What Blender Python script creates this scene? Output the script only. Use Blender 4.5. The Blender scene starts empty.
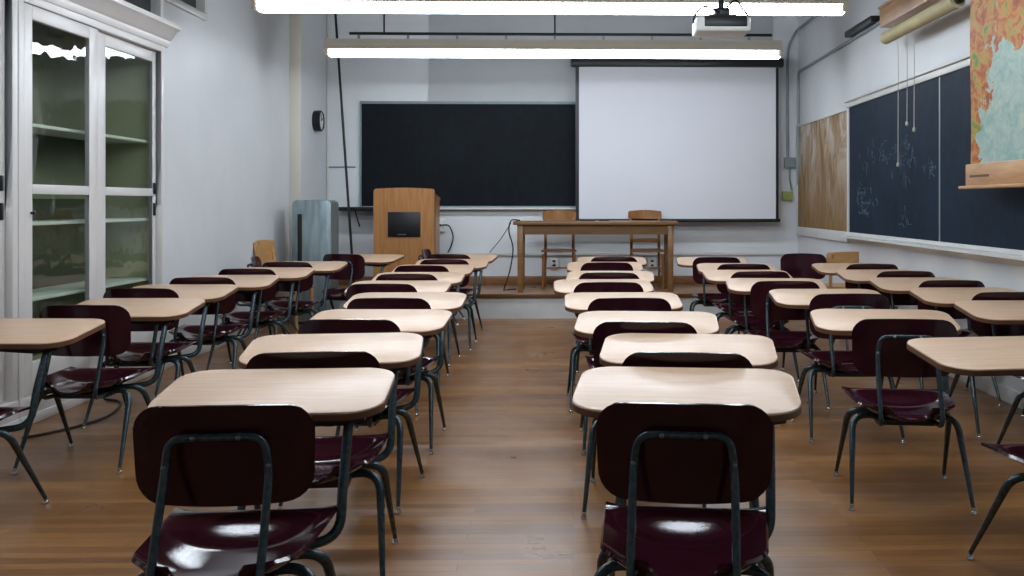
import bpy, bmesh, math, random
from mathutils import Vector, Matrix
random.seed(7)
S = bpy.context.scene
C = S.collection
R = math.radians
PI = math.pi

# ---------------------------------------------------------------- camera numbers
F, HY, VX, H = 1000.0, 203.0, 573.0, 1.34
YAW = R(1.5)
PX = VX + F * math.tan(YAW)
W_, H_ = 1024.0, 576.0

def ray(px, py):
    a, b = (px - PX) / F, (py - HY) / F
    return a * math.cos(YAW) + math.sin(YAW), math.cos(YAW) - a * math.sin(YAW), -b

def onY(px, py, Y):
    x, y, z = ray(px, py); t = Y / y
    return Vector((x * t, Y, H + z * t))

def onX(px, py, X):
    x, y, z = ray(px, py); t = X / x
    return Vector((X, y * t, H + z * t))

# ---------------------------------------------------------------- materials
def lin(c):
    return tuple(((v / 255) / 12.92 if v / 255 <= .04045 else ((v / 255 + .055) / 1.055) ** 2.4) for v in c)

class NT:
    def __init__(self, name):
        self.m = bpy.data.materials.new(name); self.m.use_nodes = True
        self.t = self.m.node_tree; self.t.nodes.clear()
        self.out = self.n('ShaderNodeOutputMaterial')
    def n(self, typ, **kw):
        nd = self.t.nodes.new(typ)
        for k, v in kw.items():
            if hasattr(nd, k): setattr(nd, k, v)
        return nd
    def l(self, a, b): self.t.links.new(a, b)
    def coord(self, scale=(1, 1, 1), kind='Object', rot=(0, 0, 0)):
        tc = self.n('ShaderNodeTexCoord'); mp = self.n('ShaderNodeMapping')
        mp.inputs['Scale'].default_value = scale; mp.inputs['Rotation'].default_value = rot
        self.l(tc.outputs[kind], mp.inputs['Vector']); return mp.outputs['Vector']
    def noise(self, vec, scale, detail=4, rough=.5, dist=0):
        nd = self.n('ShaderNodeTexNoise'); nd.inputs['Scale'].default_value = scale
        nd.inputs['Detail'].default_value = detail; nd.inputs['Roughness'].default_value = rough
        nd.inputs['Distortion'].default_value = dist
        self.l(vec, nd.inputs['Vector']); return nd.outputs['Fac']
    def ramp(self, fac, stops):
        nd = self.n('ShaderNodeValToRGB'); e = nd.color_ramp.elements
        while len(e) > 1: e.remove(e[-1])
        e[0].position = stops[0][0]; e[0].color = (*stops[0][1], 1)
        for p, c in stops[1:]:
            k = e.new(p); k.color = (*c, 1)
        self.l(fac, nd.inputs['Fac']); return nd.outputs['Color']
    def mix(self, fac, a, b, mode='MIX'):
        nd = self.n('ShaderNodeMix'); nd.data_type = 'RGBA'; nd.blend_type = mode
        for s, v in ((0, fac), (6, a), (7, b)):
            if hasattr(v, 'is_linked'): self.l(v, nd.inputs[s])
            elif s == 0: nd.inputs[0].default_value = v
            else: nd.inputs[s].default_value = (*v, 1)
        return nd.outputs[2]
    def math(self, op, a, b=0.0, clamp=False):
        nd = self.n('ShaderNodeMath'); nd.operation = op; nd.use_clamp = clamp
        for s, v in ((0, a), (1, b)):
            if hasattr(v, 'is_linked'): self.l(v, nd.inputs[s])
            else: nd.inputs[s].default_value = v
        return nd.outputs[0]
    def bsdf(self, col, rough=.5, metal=0, spec=.5, coat=0, coat_rough=.1, bump=None, bstr=.1):
        b = self.n('ShaderNodeBsdfPrincipled')
        def put(k, v):
            if hasattr(v, 'is_linked'): self.l(v, b.inputs[k])
            else: b.inputs[k].default_value = (*v, 1) if isinstance(v, tuple) else v
        put('Base Color', col); put('Roughness', rough); put('Metallic', metal)
        put('Specular IOR Level', spec); put('Coat Weight', coat); put('Coat Roughness', coat_rough)
        if bump is not None:
            bn = self.n('ShaderNodeBump'); bn.inputs['Strength'].default_value = bstr
            bn.inputs['Distance'].default_value = .01
            self.l(bump, bn.inputs['Height']); self.l(bn.outputs['Normal'], b.inputs['Normal'])
        self.l(b.outputs[0], self.out.inputs[0]); return self.m

def paint(name, c, rough=.55, var=.12, scale=2.0, bstr=.03, metal=0, spec=.4):
    t = NT(name); v = t.coord(); c = lin(c)
    f = t.noise(v, scale, 5, .6)
    d = tuple(x * (1 - var) for x in c); u = tuple(min(1, x * (1 + var * .6)) for x in c)
    return t.bsdf(t.ramp(f, [(.3, d), (.7, u)]), rough, metal, spec, bump=t.noise(v, scale * 25, 3), bstr=bstr)

def wood(name, c1, c2, rough=.4, scale=(1.2, 16, 16), coat=.1, spec=.4):
    t = NT(name); v = t.coord(scale)
    f = t.noise(v, 2.2, 6, .65, .6)
    g = t.noise(v, 9, 3, .6)
    col = t.ramp(f, [(.28, lin(c1)), (.72, lin(c2))])
    col = t.mix(t.math('MULTIPLY', g, .25), col, lin(c1))
    return t.bsdf(col, rough, 0, spec, coat, .2, bump=f, bstr=.04)

M = {}
M['wall'] = paint('wall paint', (211, 214, 216), .5, .06, 1.2)
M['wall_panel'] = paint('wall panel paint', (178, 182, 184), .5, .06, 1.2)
M['pillar'] = paint('pillar light tint', (198, 192, 178), .5, .05, 1.5)  # cream tone stands in for the light on the pillar's front face
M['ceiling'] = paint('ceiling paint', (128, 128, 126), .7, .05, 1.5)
M['cab_white'] = paint('cabinet white enamel', (220, 217, 214), .35, .05, 3)
M['cab_inside'] = paint('cabinet inside green paint', (165, 170, 140), .6, .08, 3)
M['shelf_white'] = paint('shelf paint', (205, 214, 204), .45, .05, 3)
M['white_plastic'] = paint('white plastic', (214, 214, 210), .35, .03, 5)
M['riser'] = paint('riser white paint', (190, 192, 190), .5, .12, 2.5)
M['trim_white'] = paint('trim white paint', (206, 206, 203), .4, .06, 3)
M['steel_grey'] = paint('conduit grey paint', (128, 140, 142), .4, .1, 6)
M['cream'] = paint('fixture cream enamel', (196, 186, 168), .4, .06, 4)
M['black'] = paint('black satin', (18, 19, 21), .4, .1, 6)
M['dark_metal'] = paint('dark metal', (34, 34, 36), .4, .15, 8, metal=.3)
M['cable'] = paint('black rubber', (20, 22, 24), .5, .1, 20)
M['cord'] = paint('pull cord', (188, 184, 170), .8, .1, 30)
M['screen'] = paint('screen fabric', (212, 213, 218), .85, .02, 1)
M['slot'] = paint('dark slot', (22, 22, 20), .7, .2, 10)
M['dark_glass'] = paint('dark transom glass', (46, 50, 50), .15, .2, 1.5, bstr=0, spec=.6)
M['chrome'] = paint('chrome', (200, 200, 200), .2, .05, 10, metal=1)
M['rivet'] = paint('rivet steel', (120, 124, 126), .3, .05, 10, metal=.9)
M['tag'] = paint('yellow green tag', (150, 160, 88), .5, .1, 20)
M['paper'] = paint('paper', (225, 225, 220), .8, .03, 20)

# frame tubing: hammered blue-grey enamel
t = NT('grey green frame enamel'); v = t.coord()
M['tube'] = t.bsdf(t.ramp(t.noise(v, 60, 2), [(.35, lin((40, 55, 60))), (.65, lin((58, 74, 80)))]), .27, .35, .5, bump=t.noise(v, 160, 2), bstr=.04)
# maroon seat shell
t = NT('maroon shell'); v = t.coord()
M['shell'] = t.bsdf(t.ramp(t.noise(v, 9, 4), [(.3, lin((41, 13, 21))), (.7, lin((52, 17, 29)))]), .085, 0, .38, 0, .08, bump=t.noise(v, 220, 2), bstr=.02)
# desktop laminate
t = NT('beige wood grain laminate'); v = t.coord((1.6, 26, 26)); oi = t.n('ShaderNodeObjectInfo')
f = t.noise(v, 2.5, 6, .65, .5)
col = t.ramp(f, [(.25, lin((192, 158, 130))), (.5, lin((208, 175, 146))), (.75, lin((219, 190, 163)))])
col = t.mix(t.math('MULTIPLY', oi.outputs['Random'], .22), col, lin((202, 164, 128)))
M['laminate'] = t.bsdf(col, .36, 0, .45, .15, .3)
M['edge'] = paint('brown edge band', (104, 70, 46), .4, .15, 20)
M['oak'] = wood('oak veneer', (142, 94, 50), (180, 128, 76), .4, (14, 14, 1.1))
M['oak_table'] = wood('table oak', (104, 72, 40), (140, 102, 60), .35, (1.2, 14, 14))
M['oak_chair'] = wood('chair oak', (120, 78, 40), (164, 112, 62), .35, (8, 8, 2))
M['pale_wood'] = wood('pale chair wood', (168, 122, 72), (200, 154, 100), .4, (3, 9, 9))
M['case_wood'] = wood('map case wood', (168, 122, 80), (206, 162, 114), .45, (12, 1.2, 12))
M['map_back'] = paint('rolled map backing', (180, 168, 128), .7, .12, 6)

# hardwood floor, narrow boards running across the room
def floor_mat(name, dark, mid, light):
    t = NT(name); v = t.coord((1, 1, 1))
    br = t.n('ShaderNodeTexBrick'); br.offset = .37; br.offset_frequency = 3
    for k, val in (('Scale', 1.0), ('Mortar Size', .0012), ('Mortar Smooth', .1), ('Bias', 0), ('Brick Width', 1.15), ('Row Height', .058)):
        br.inputs[k].default_value = val
    br.inputs['Color1'].default_value = (*lin(mid), 1); br.inputs['Color2'].default_value = (*lin(light), 1)
    br.inputs['Mortar'].default_value = (*lin((46, 30, 18)), 1)
    t.l(v, br.inputs['Vector'])
    g = t.noise(t.coord((1.5, 22, 1)), 3, 6, .65, .4)
    col = t.mix(t.math('MULTIPLY', g, .8), br.outputs['Color'], lin(dark))
    big = t.noise(t.coord((.5, 1.4, 1)), 1.3, 4, .6)
    col = t.mix(t.math('MULTIPLY', big, .45), col, lin(dark))
    wear = t.noise(v, 2.2, 5, .6)
    rg = t.n('ShaderNodeMapRange'); rg.inputs[1].default_value = .3; rg.inputs[2].default_value = .7
    rg.inputs[3].default_value = .26; rg.inputs[4].default_value = .46
    t.l(wear, rg.inputs[0])
    return t.bsdf(col, rg.outputs[0], 0, .45, .15, .3, bump=br.outputs['Fac'], bstr=-.15)
M['floor'] = floor_mat('hardwood floor', (80, 50, 20), (142, 90, 38), (192, 134, 68))
M['plat'] = floor_mat('platform boards', (104, 68, 36), (150, 104, 62), (172, 124, 78))

# chalkboards
def slate(name, base, smear, amt, sc=(1.4, 1.4, 1.4)):
    t = NT(name); v = t.coord(sc)
    a = t.noise(v, 1.5, 6, .65, .6); b = t.noise(t.coord((3, 3, 1)), 5, 5, .7, 1.2)
    fac = t.math('MULTIPLY', t.math('MULTIPLY', a, b), amt, True)
    return t.bsdf(t.mix(fac, lin(base), lin(smear)), .6, 0, .12)
M['slate'] = slate('black slate with chalk haze', (5, 8, 12), (60, 74, 86), .3)
M['slate_blue'] = slate('blue black slate with chalk haze', (4, 14, 26), (52, 90, 122), .5)
M['chalk'] = paint('chalk', (100, 114, 130), .9, .3, 40)
t = NT('brown board with white smears'); v = t.coord((1, 2.2, .9))
a = t.noise(v, 1.6, 6, .7, .9); g = t.noise(t.coord((6, 6, 1)), 4, 5, .6)
col = t.ramp(g, [(.3, lin((110, 82, 46))), (.7, lin((150, 116, 70)))])
sep = t.n('ShaderNodeSeparateXYZ'); tc = t.n('ShaderNodeTexCoord'); t.l(tc.outputs['Generated'], sep.inputs[0])
msk = t.n('ShaderNodeMapRange'); msk.inputs[1].default_value = .42; msk.inputs[2].default_value = .62
t.l(a, msk.inputs[0])
fac = t.math('MULTIPLY', t.math('MULTIPLY', msk.outputs[0], sep.outputs[2]), .95, True)
M['brown_board'] = t.bsdf(t.mix(fac, col, lin((196, 188, 176))), .6, 0, .3)

# wall map: Generated y runs along the wall (0 near the camera), z up
t = NT('printed wall map'); tc = t.n('ShaderNodeTexCoord'); sep = t.n('ShaderNodeSeparateXYZ')
t.l(tc.outputs['Generated'], sep.inputs[0])
u = t.math('SUBTRACT', 1.0, sep.outputs[1]); w = sep.outputs[2]
mp = t.n('ShaderNodeMapping'); mp.inputs['Scale'].default_value = (1, 3.0, 3.4); t.l(tc.outputs['Generated'], mp.inputs['Vector'])
n1 = t.noise(mp.outputs['Vector'], 2.0, 7, .6, .3)
n2 = t.noise(mp.outputs['Vector'], 4.5, 6, .65, .8)
n3 = t.noise(mp.outputs['Vector'], 11, 4, .6, .4)
# coast: land where u < .20 + wobble, plus a second land mass high up
e1 = t.math('SUBTRACT', t.math('ADD', .0, t.math('MULTIPLY', t.math('SUBTRACT', n1, .5), .5)), t.math('SUBTRACT', u, t.math('ADD', .10, t.math('MULTIPLY', w, .22))))
e2 = t.math('SUBTRACT', t.math('ADD', w, t.math('MULTIPLY', t.math('SUBTRACT', n1, .5), .5)), .50)
e2b = t.math('SUBTRACT', t.math('ADD', t.math('MULTIPLY', t.math('SUBTRACT', n2, .5), .2), u), .27)
land = t.math('MAXIMUM', e1, t.math('MINIMUM', e2, e2b))
lf = t.n('ShaderNodeMapRange'); lf.inputs[1].default_value = -.004; lf.inputs[2].default_value = .006; t.l(land, lf.inputs[0])
sea = t.ramp(n2, [(.3, lin((120, 160, 158))), (.7, lin((176, 192, 178)))])
lc = t.ramp(n2, [(.30, lin((58, 112, 44))), (.38, lin((132, 140, 54))), (.45, lin((186, 132, 58))), (.55, lin((166, 82, 26))), (.72, lin((112, 48, 18)))])
col = t.mix(lf.outputs[0], sea, lc)
col = t.mix(t.math('MULTIPLY', n3, .12), col, lin((216, 200, 160)))
M['map'] = t.bsdf(col, .55, 0, .15)

# cabinet glass: clear greenish sheet with a mirror-like face
t = NT('cabinet glass')
fr = t.n('ShaderNodeFresnel'); fr.inputs[0].default_value = 1.5
tr = t.n('ShaderNodeBsdfTransparent'); tr.inputs[0].default_value = (.955, .975, .95, 1)
gl = t.n('ShaderNodeBsdfGlossy'); gl.inputs['Roughness'].default_value = .03
bn = t.n('ShaderNodeBump'); bn.inputs['Strength'].default_value = .25; bn.inputs['Distance'].default_value = .02
t.l(t.noise(t.coord(), 3.5, 2), bn.inputs['Height']); t.l(bn.outputs['Normal'], gl.inputs['Normal'])
mx = t.n('ShaderNodeMixShader'); gm = t.n('ShaderNodeNewGeometry')
t.l(t.math('MULTIPLY', fr.outputs[0], t.math('SUBTRACT', 1.0, gm.outputs['Backfacing'])), mx.inputs[0]); t.l(tr.outputs[0], mx.inputs[1]); t.l(gl.outputs[0], mx.inputs[2])
t.l(mx.outputs[0], t.out.inputs[0]); M['glass'] = t.m
# fluorescent lens
t = NT('lit fluorescent lens'); em = t.n('ShaderNodeEmission')
em.inputs[0].default_value = (*lin((234, 244, 255)), 1); em.inputs[1].default_value = 27.0
t.l(em.outputs[0], t.out.inputs[0]); M['lamp'] = t.m
# galvanised cabinet
t = NT('brushed steel sheet'); v = t.coord((6, 6, 1))
M['steel'] = t.bsdf(t.ramp(t.noise(v, 3, 5, .6), [(.3, lin((112, 126, 130))), (.7, lin((150, 164, 168)))]), .38, .6, .5)

# ---------------------------------------------------------------- mesh helpers
def finish(bm, name, m, parent=None, world=False, angle=38, flat=False):
    if world and parent is not None:
        off = Vector(parent.location)
        p = parent.parent
        while p is not None:
            off += Vector(p.location); p = p.parent
        for v in bm.verts: v.co -= off
    bmesh.ops.remove_doubles(bm, verts=bm.verts, dist=1e-6)
    bmesh.ops.recalc_face_normals(bm, faces=bm.faces)
    for f in bm.faces: f.smooth = not flat
    for e in bm.edges:
        if len(e.link_faces) == 2 and e.calc_face_angle(0) > R(angle): e.smooth = False
    me = bpy.data.meshes.new(name); bm.to_mesh(me); bm.free()
    me.materials.append(m)
    o = bpy.data.objects.new(name, me); C.objects.link(o)
    if parent is not None: o.parent = parent
    return o

def box(bm, lo, hi, bev=0.0, seg=2):
    vs = [bm.verts.new((x, y, z)) for x in (lo[0], hi[0]) for y in (lo[1], hi[1]) for z in (lo[2], hi[2])]
    fs = [bm.faces.new([vs[i] for i in q]) for q in ((0, 1, 3, 2), (4, 6, 7, 5), (0, 4, 5, 1), (2, 3, 7, 6), (0, 2, 6, 4), (1, 5, 7, 3))]
    if bev > 0:
        es = list({e for f in fs for e in f.edges})
        bmesh.ops.bevel(bm, geom=es, offset=bev, segments=seg, profile=.5, affect='EDGES')
    return bm

def B(lo, hi, bev=0.0, seg=2):
    lo2 = [min(a, b) for a, b in zip(lo, hi)]; hi2 = [max(a, b) for a, b in zip(lo, hi)]
    return box(bmesh.new(), lo2, hi2, bev, seg)

def spline(pts, n=6):
    pts = [Vector(p) for p in pts]; out = []
    q = [pts[0] * 2 - pts[1]] + pts + [pts[-1] * 2 - pts[-2]]
    for i in range(1, len(q) - 2):
        for k in range(n):
            s = k / n
            a, b, c, d = q[i - 1], q[i], q[i + 1], q[i + 2]
            out.append(.5 * ((2 * b) + (c - a) * s + (2 * a - 5 * b + 4 * c - d) * s * s + (3 * b - a - 3 * c + d) * s ** 3))
    out.append(pts[-1]); return out

def fillet(pts, r, n=6):
    pts = [Vector(p) for p in pts]; out = [pts[0]]
    for i in range(1, len(pts) - 1):
        a, b, c = pts[i - 1], pts[i], pts[i + 1]
        rr = min(r, (a - b).length * .48, (c - b).length * .48)
        p, q = b + (a - b).normalized() * rr, b + (c - b).normalized() * rr
        for k in range(n + 1):
            s = k / n; out.append(p * (1 - s) ** 2 + b * 2 * s * (1 - s) + q * s * s)
    out.append(pts[-1]); return out

def tube(bm, pts, rad, seg=10, cap=True):
    pts = [Vector(p) for p in pts]; n = len(pts)
    rads = rad if isinstance(rad, (list, tuple)) else [rad] * n
    tans = [(pts[min(i + 1, n - 1)] - pts[max(i - 1, 0)]).normalized() for i in range(n)]
    up = Vector((0, 0, 1)) if abs(tans[0].z) < .9 else Vector((1, 0, 0))
    nv = (up - tans[0] * up.dot(tans[0])).normalized(); rings = []
    for i in range(n):
        nv = (nv - tans[i] * nv.dot(tans[i])).normalized(); bn = tans[i].cross(nv)
        rings.append([bm.verts.new(pts[i] + (nv * math.cos(2 * PI * k / seg) + bn * math.sin(2 * PI * k / seg)) * rads[i]) for k in range(seg)])
    for i in range(n - 1):
        for k in range(seg):
            bm.faces.new((rings[i][k], rings[i][(k + 1) % seg], rings[i + 1][(k + 1) % seg], rings[i + 1][k]))
    if cap:
        bm.faces.new(rings[0][::-1]); bm.faces.new(rings[-1])
    return bm

def lathe(bm, prof, cx=0, cy=0, seg=14, axis='Z', origin=(0, 0, 0)):
    rings = []
    for r, z in prof:
        ring = []
        for k in range(seg):
            a = 2 * PI * k / seg; p = (r * math.cos(a), r * math.sin(a), z)
            if axis == 'Y': p = (p[0], p[2], p[1])
            if axis == 'X': p = (p[2], p[0], p[1])
            ring.append(bm.verts.new(Vector(p) + Vector(origin) + Vector((cx, cy, 0))))
        rings.append(ring)
    for a, b in zip(rings, rings[1:]):
        for k in range(seg): bm.faces.new((a[k], a[(k + 1) % seg], b[(k + 1) % seg], b[k]))
    bm.faces.new(rings[0][::-1]); bm.faces.new(rings[-1]); return bm

def prism(bm, outline, axis, a, b, bev=0):
    """outline in the plane across `axis`, extruded from a to b"""
    def mk(p, h):
        return {'X': (h, p[0], p[1]), 'Y': (p[0], h, p[1]), 'Z': (p[0], p[1], h)}[axis]
    A = [bm.verts.new(mk(p, a)) for p in outline]; Bv = [bm.verts.new(mk(p, b)) for p in outline]; n = len(outline)
    fs = [bm.faces.new(A), bm.faces.new(Bv[::-1])]
    for i in range(n): bm.faces.new((A[i], A[(i + 1) % n], Bv[(i + 1) % n], Bv[i]))
    if bev:
        es = [e for f in fs for e in f.edges]
        bmesh.ops.bevel(bm, geom=es, offset=bev, segments=2, profile=.5, affect='EDGES')
    return bm

def rrect(x0, x1, y0, y1, r, n=8, rs=None):
    rs = rs or [r] * 4; out = []
    for (cx, cy, a0, rr) in ((x1 - rs[0], y1 - rs[0], 0, rs[0]), (x0 + rs[1], y1 - rs[1], 90, rs[1]), (x0 + rs[2], y0 + rs[2], 180, rs[2]), (x1 - rs[3], y0 + rs[3], 270, rs[3])):
        for k in range(n + 1):
            a = R(a0 + 90 * k / n); out.append((cx + rr * math.cos(a), cy + rr * math.sin(a)))
    return out

def sheet(grid, th):
    bm = bmesh.new(); rows = [[bm.verts.new(p) for p in row] for row in grid]
    for a, b in zip(rows, rows[1:]):
        for k in range(len(a) - 1): bm.faces.new((a[k], a[k + 1], b[k + 1], b[k]))
    bmesh.ops.recalc_face_normals(bm, faces=bm.faces)
    bmesh.ops.solidify(bm, geom=list(bm.faces), thickness=th)
    return bm

def tag(o, label, cat, group=None):
    o['label'] = label; o['category'] = cat
    if group: o['group'] = group
    return o

def thing(name, label, cat, loc=(0, 0, 0), rz=0, group=None):
    o = bpy.data.objects.new(name, None); C.objects.link(o); o.empty_display_size = .1
    o.location = loc; o.rotation_euler = (0, 0, rz); return tag(o, label, cat, group)

def struct(name, bm, m, parent=None, world=False):
    o = finish(bm, name, m, parent, world)
    if parent is None: o['kind'] = 'structure'
    return o

def dup(root):
    r = root.copy(); C.objects.link(r)
    for ch in root.children:
        c = ch.copy(); C.objects.link(c); c.parent = r
        for g in ch.children:
            d = g.copy(); C.objects.link(d); d.parent = c
    return r

# ---------------------------------------------------------------- room
XL, XR, YB, YF, ZC = -3.30, 2.93, 12.97, -1.6, 4.2
PF, PZ = 11.62, .29            # platform front, height
CY0, CY1 = onX(17, 200, XL).y, onX(163, 200, XL).y
struct('floor', B((XL - .2, YF - .2, -.12), (XR + .2, YB + .2, 0)), M['floor'])
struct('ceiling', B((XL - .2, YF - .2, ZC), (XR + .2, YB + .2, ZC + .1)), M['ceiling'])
struct('wall_back', B((XL - .2, YB, 0), (XR + .2, YB + .15, ZC)), M['wall'])
struct('wall_rear', B((XL - .2, YF - .15, 0), (XR + .2, YF, ZC)), M['wall'])
struct('wall_right', B((XR, YF, 0), (XR + .15, YB, ZC)), M['wall'])
# left wall with the two cabinet niches and the two high transoms cut as gaps
bm = bmesh.new()
N0, N1 = 3.80, CY1                      # niche run along the wall
TZ0, TZ1 = 3.01, 3.64
box(bm, (XL - .2, YF, 0), (XL, N0, ZC)); box(bm, (XL - .2, N1, 0), (XL, 8.14, ZC))
box(bm, (XL - .2, 8.14, 0), (XL, 9.02, TZ0 - .02)); box(bm, (XL - .2, 8.14, TZ1), (XL, 9.02, ZC))
box(bm, (XL - .2, 9.02, 0), (XL, YB, ZC)); box(bm, (XL - .2, N0, TZ1), (XL, N1, ZC))
struct('wall_left', bm, M['wall'])
struct('wall_pillar', B((XL, 11.74, 0), (-3.17, YB, ZC)), M['wall'])
struct('pillar_lit_face', B((XL, 11.725, 0), (-3.165, 11.745, ZC), .003), M['pillar'])  # thin added sheet, light on the pillar front put into its cream colour
# platform
bm = B((-3.17, PF, 0), (XR, YB, PZ - .055)); pl = struct('platform', bm, M['riser'])
box_ = B((XL, PF - .02, PZ - .055), (XR, YB, PZ), .008); struct('platform_boards', box_, M['plat'], pl)
struct('baseboard_back', B((-3.17, YB - .025, PZ), (XR, YB, PZ + .105), .004), M['plat'])
struct('baseboard_right', B((XR - .022, PF + .05, PZ), (XR, YB - .03, PZ + .105), .004), M['plat'])
struct('baseboard_front', B((XR - .018, YF, 0), (XR, PF - .03, .1), .004), M['trim_white'])
struct('baseboard_left', B((XL, CY1 + .03, 0), (XL + .018, 11.6, .12), .004), M['trim_white'])
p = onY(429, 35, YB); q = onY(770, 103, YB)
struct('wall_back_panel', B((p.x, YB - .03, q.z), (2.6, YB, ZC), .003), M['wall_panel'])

def transom(name, y0, y1, z0, z1):
    fr = bmesh.new(); t_ = .06
    for lo, hi in (((XL - .1, y0, z0), (XL + .03, y1, z0 + t_)), ((XL - .1, y0, z1 - t_), (XL + .03, y1, z1)), ((XL - .1, y0, z0 + t_), (XL + .03, y0 + t_, z1 - t_)), ((XL - .1, y1 - t_, z0 + t_), (XL + .03, y1, z1 - t_))):
        box(fr, lo, hi, .006)
    o = struct(name, fr, M['trim_white'])
    struct('window_pane', B((XL - .06, y0 + t_ - .01, z0 + t_ - .01), (XL - .05, y1 - t_ + .01, z1 - t_ + .01)), M['dark_glass'], o)
transom('window_1', 8.12, 9.04, TZ0 - .04, TZ1 + .02)
transom('window_2', CY0 - .04, onX(157, 20, XL).y + .06, 2.68, TZ1 + .02)
transom('window_3', 3.80, CY0 - .07, 2.68, TZ1 + .02)

# ---------------------------------------------------------------- built-in glazed cabinets
def cabinet(y0, y1, label, panes=None):
    t_ = thing('glass_cabinet', label, 'cabinet', (XL - .2, (y0 + y1) / 2, 0), 0, 'built in glass cabinets')
    D = .46; ww = .07
    bm = bmesh.new()
    box(bm, (XL - D, y0, .02), (XL - D + .02, y1, 2.72)); box(bm, (XL - D + .02, y0, .02), (XL - .07, y0 + .03, 2.72))
    box(bm, (XL - D + .02, y1 - .03, .02), (XL - .07, y1, 2.72)); box(bm, (XL - D + .02, y0, 2.66), (XL - .07, y1, 2.72)); box(bm, (XL - D + .02, y0, .02), (XL - .07, y1, .28))
    finish(bm, 'carcass', M['cab_inside'], t_, True)
    bm = bmesh.new()
    box(bm, (XL - .07, y0, .02), (XL + .012, y0 + .055, 2.62), .004); box(bm, (XL - .07, y1 - .055, .02), (XL + .012, y1, 2.62), .004)
    box(bm, (XL - .07, y0 + .055, 2.55), (XL + .012, y1 - .055, 2.62), .004); box(bm, (XL - .07, y0, .02), (XL + .02, y1, .17), .006)
    box(bm, (XL - .07, y0, .0), (XL + .03, y1, .06), .006)
    finish(bm, 'face_frame', M['cab_white'], t_, True)
    prof = [(XL - .07, 2.60), (XL + .02, 2.60), (XL + .03, 2.63), (XL + .03, 2.65), (XL + .055, 2.67), (XL + .085, 2.72), (XL + .12, 2.74), (XL + .12, 2.775), (XL - .07, 2.775)]
    bm = bmesh.new(); prism(bm, prof, 'Y', y0, y1 + (.06 if y1 > 6.5 else .0))
    finish(bm, 'cornice', M['cab_white'], t_, True)
    for z in (1.84, 1.22, .745):
        finish(B((XL - D + .021, y0 + .031, z - .022), (XL - .085, y1 - .031, z), .003), 'shelf', M['shelf_white'], t_, True)
    ym = (y0 + y1) / 2
    for i, (a, b, xf) in enumerate(((y0 + .0, ym + .06, XL + .004), (ym - .06, y1 - .0, XL - .032))):
        a = a + .058 if i == 0 else a; b = b if i == 0 else b - .058
        bm = bmesh.new(); x0, x1 = xf - .034, xf
        s = .085; sa = sb = s
        if panes:
            pa, pb = panes[i]
            a, b = (a, pb + .13) if i == 0 else (pa - .14, b)
            sa, sb = pa - a, b - pb
        box(bm, (x0, a, .175), (x1, a + sa, 2.545), .004); box(bm, (x0, b - sb, .175), (x1, b, 2.545), .004)
        box(bm, (x0, a + sa, 2.46), (x1, b - sb, 2.545), .004); box(bm, (x0, a + sa, 1.395), (x1, b - sb, 1.455), .004); box(bm, (x0, a + sa, .175), (x1, b - sb, .37), .004)
        d = finish(bm, 'door', M['cab_white'], t_, True)
        finish(B((x0 + .013, a + sa - .008, 1.45), (x0 + .019, b - sb + .008, 2.465)), 'upper_pane', M['glass'], d, True)
        finish(B((x0 + .013, a + sa - .008, .365), (x0 + .019, b - sb + .008, 1.40)), 'lower_pane', M['glass'], d, True)
        hy = b - .045 if i else a + .045
        if i == 0:
            finish(lathe(bmesh.new(), [(.008, -.002), (.008, .012), (.014, .016), (.014, .024), (.004, .028)], seg=12, axis='X', origin=(x1, a + sa - .02, 1.28)), 'knob', M['black'], d, True); continue
        finish(B((x1 - .003, hy - .012, 1.24), (x1 + .014, hy + .012, 1.34), .004), 'latch', M['black'], d, True)
        finish(B((x1 - .003, hy - .012, 1.41), (x1 + .014, hy + .012, 1.50), .004), 'latch', M['black'], d, True)
    return t_
cabinet(CY0, CY1, 'white built-in cabinet with two full sliding glass doors and empty shelves', [(onX(32, 200, XL).y, onX(89, 200, XL).y), (onX(106, 200, XL - .03).y, onX(153, 200, XL - .03).y)])
cabinet(3.82, CY0 - .012, 'white built-in cabinet cut off by the frame edge, beside the one showing both doors')

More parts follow.
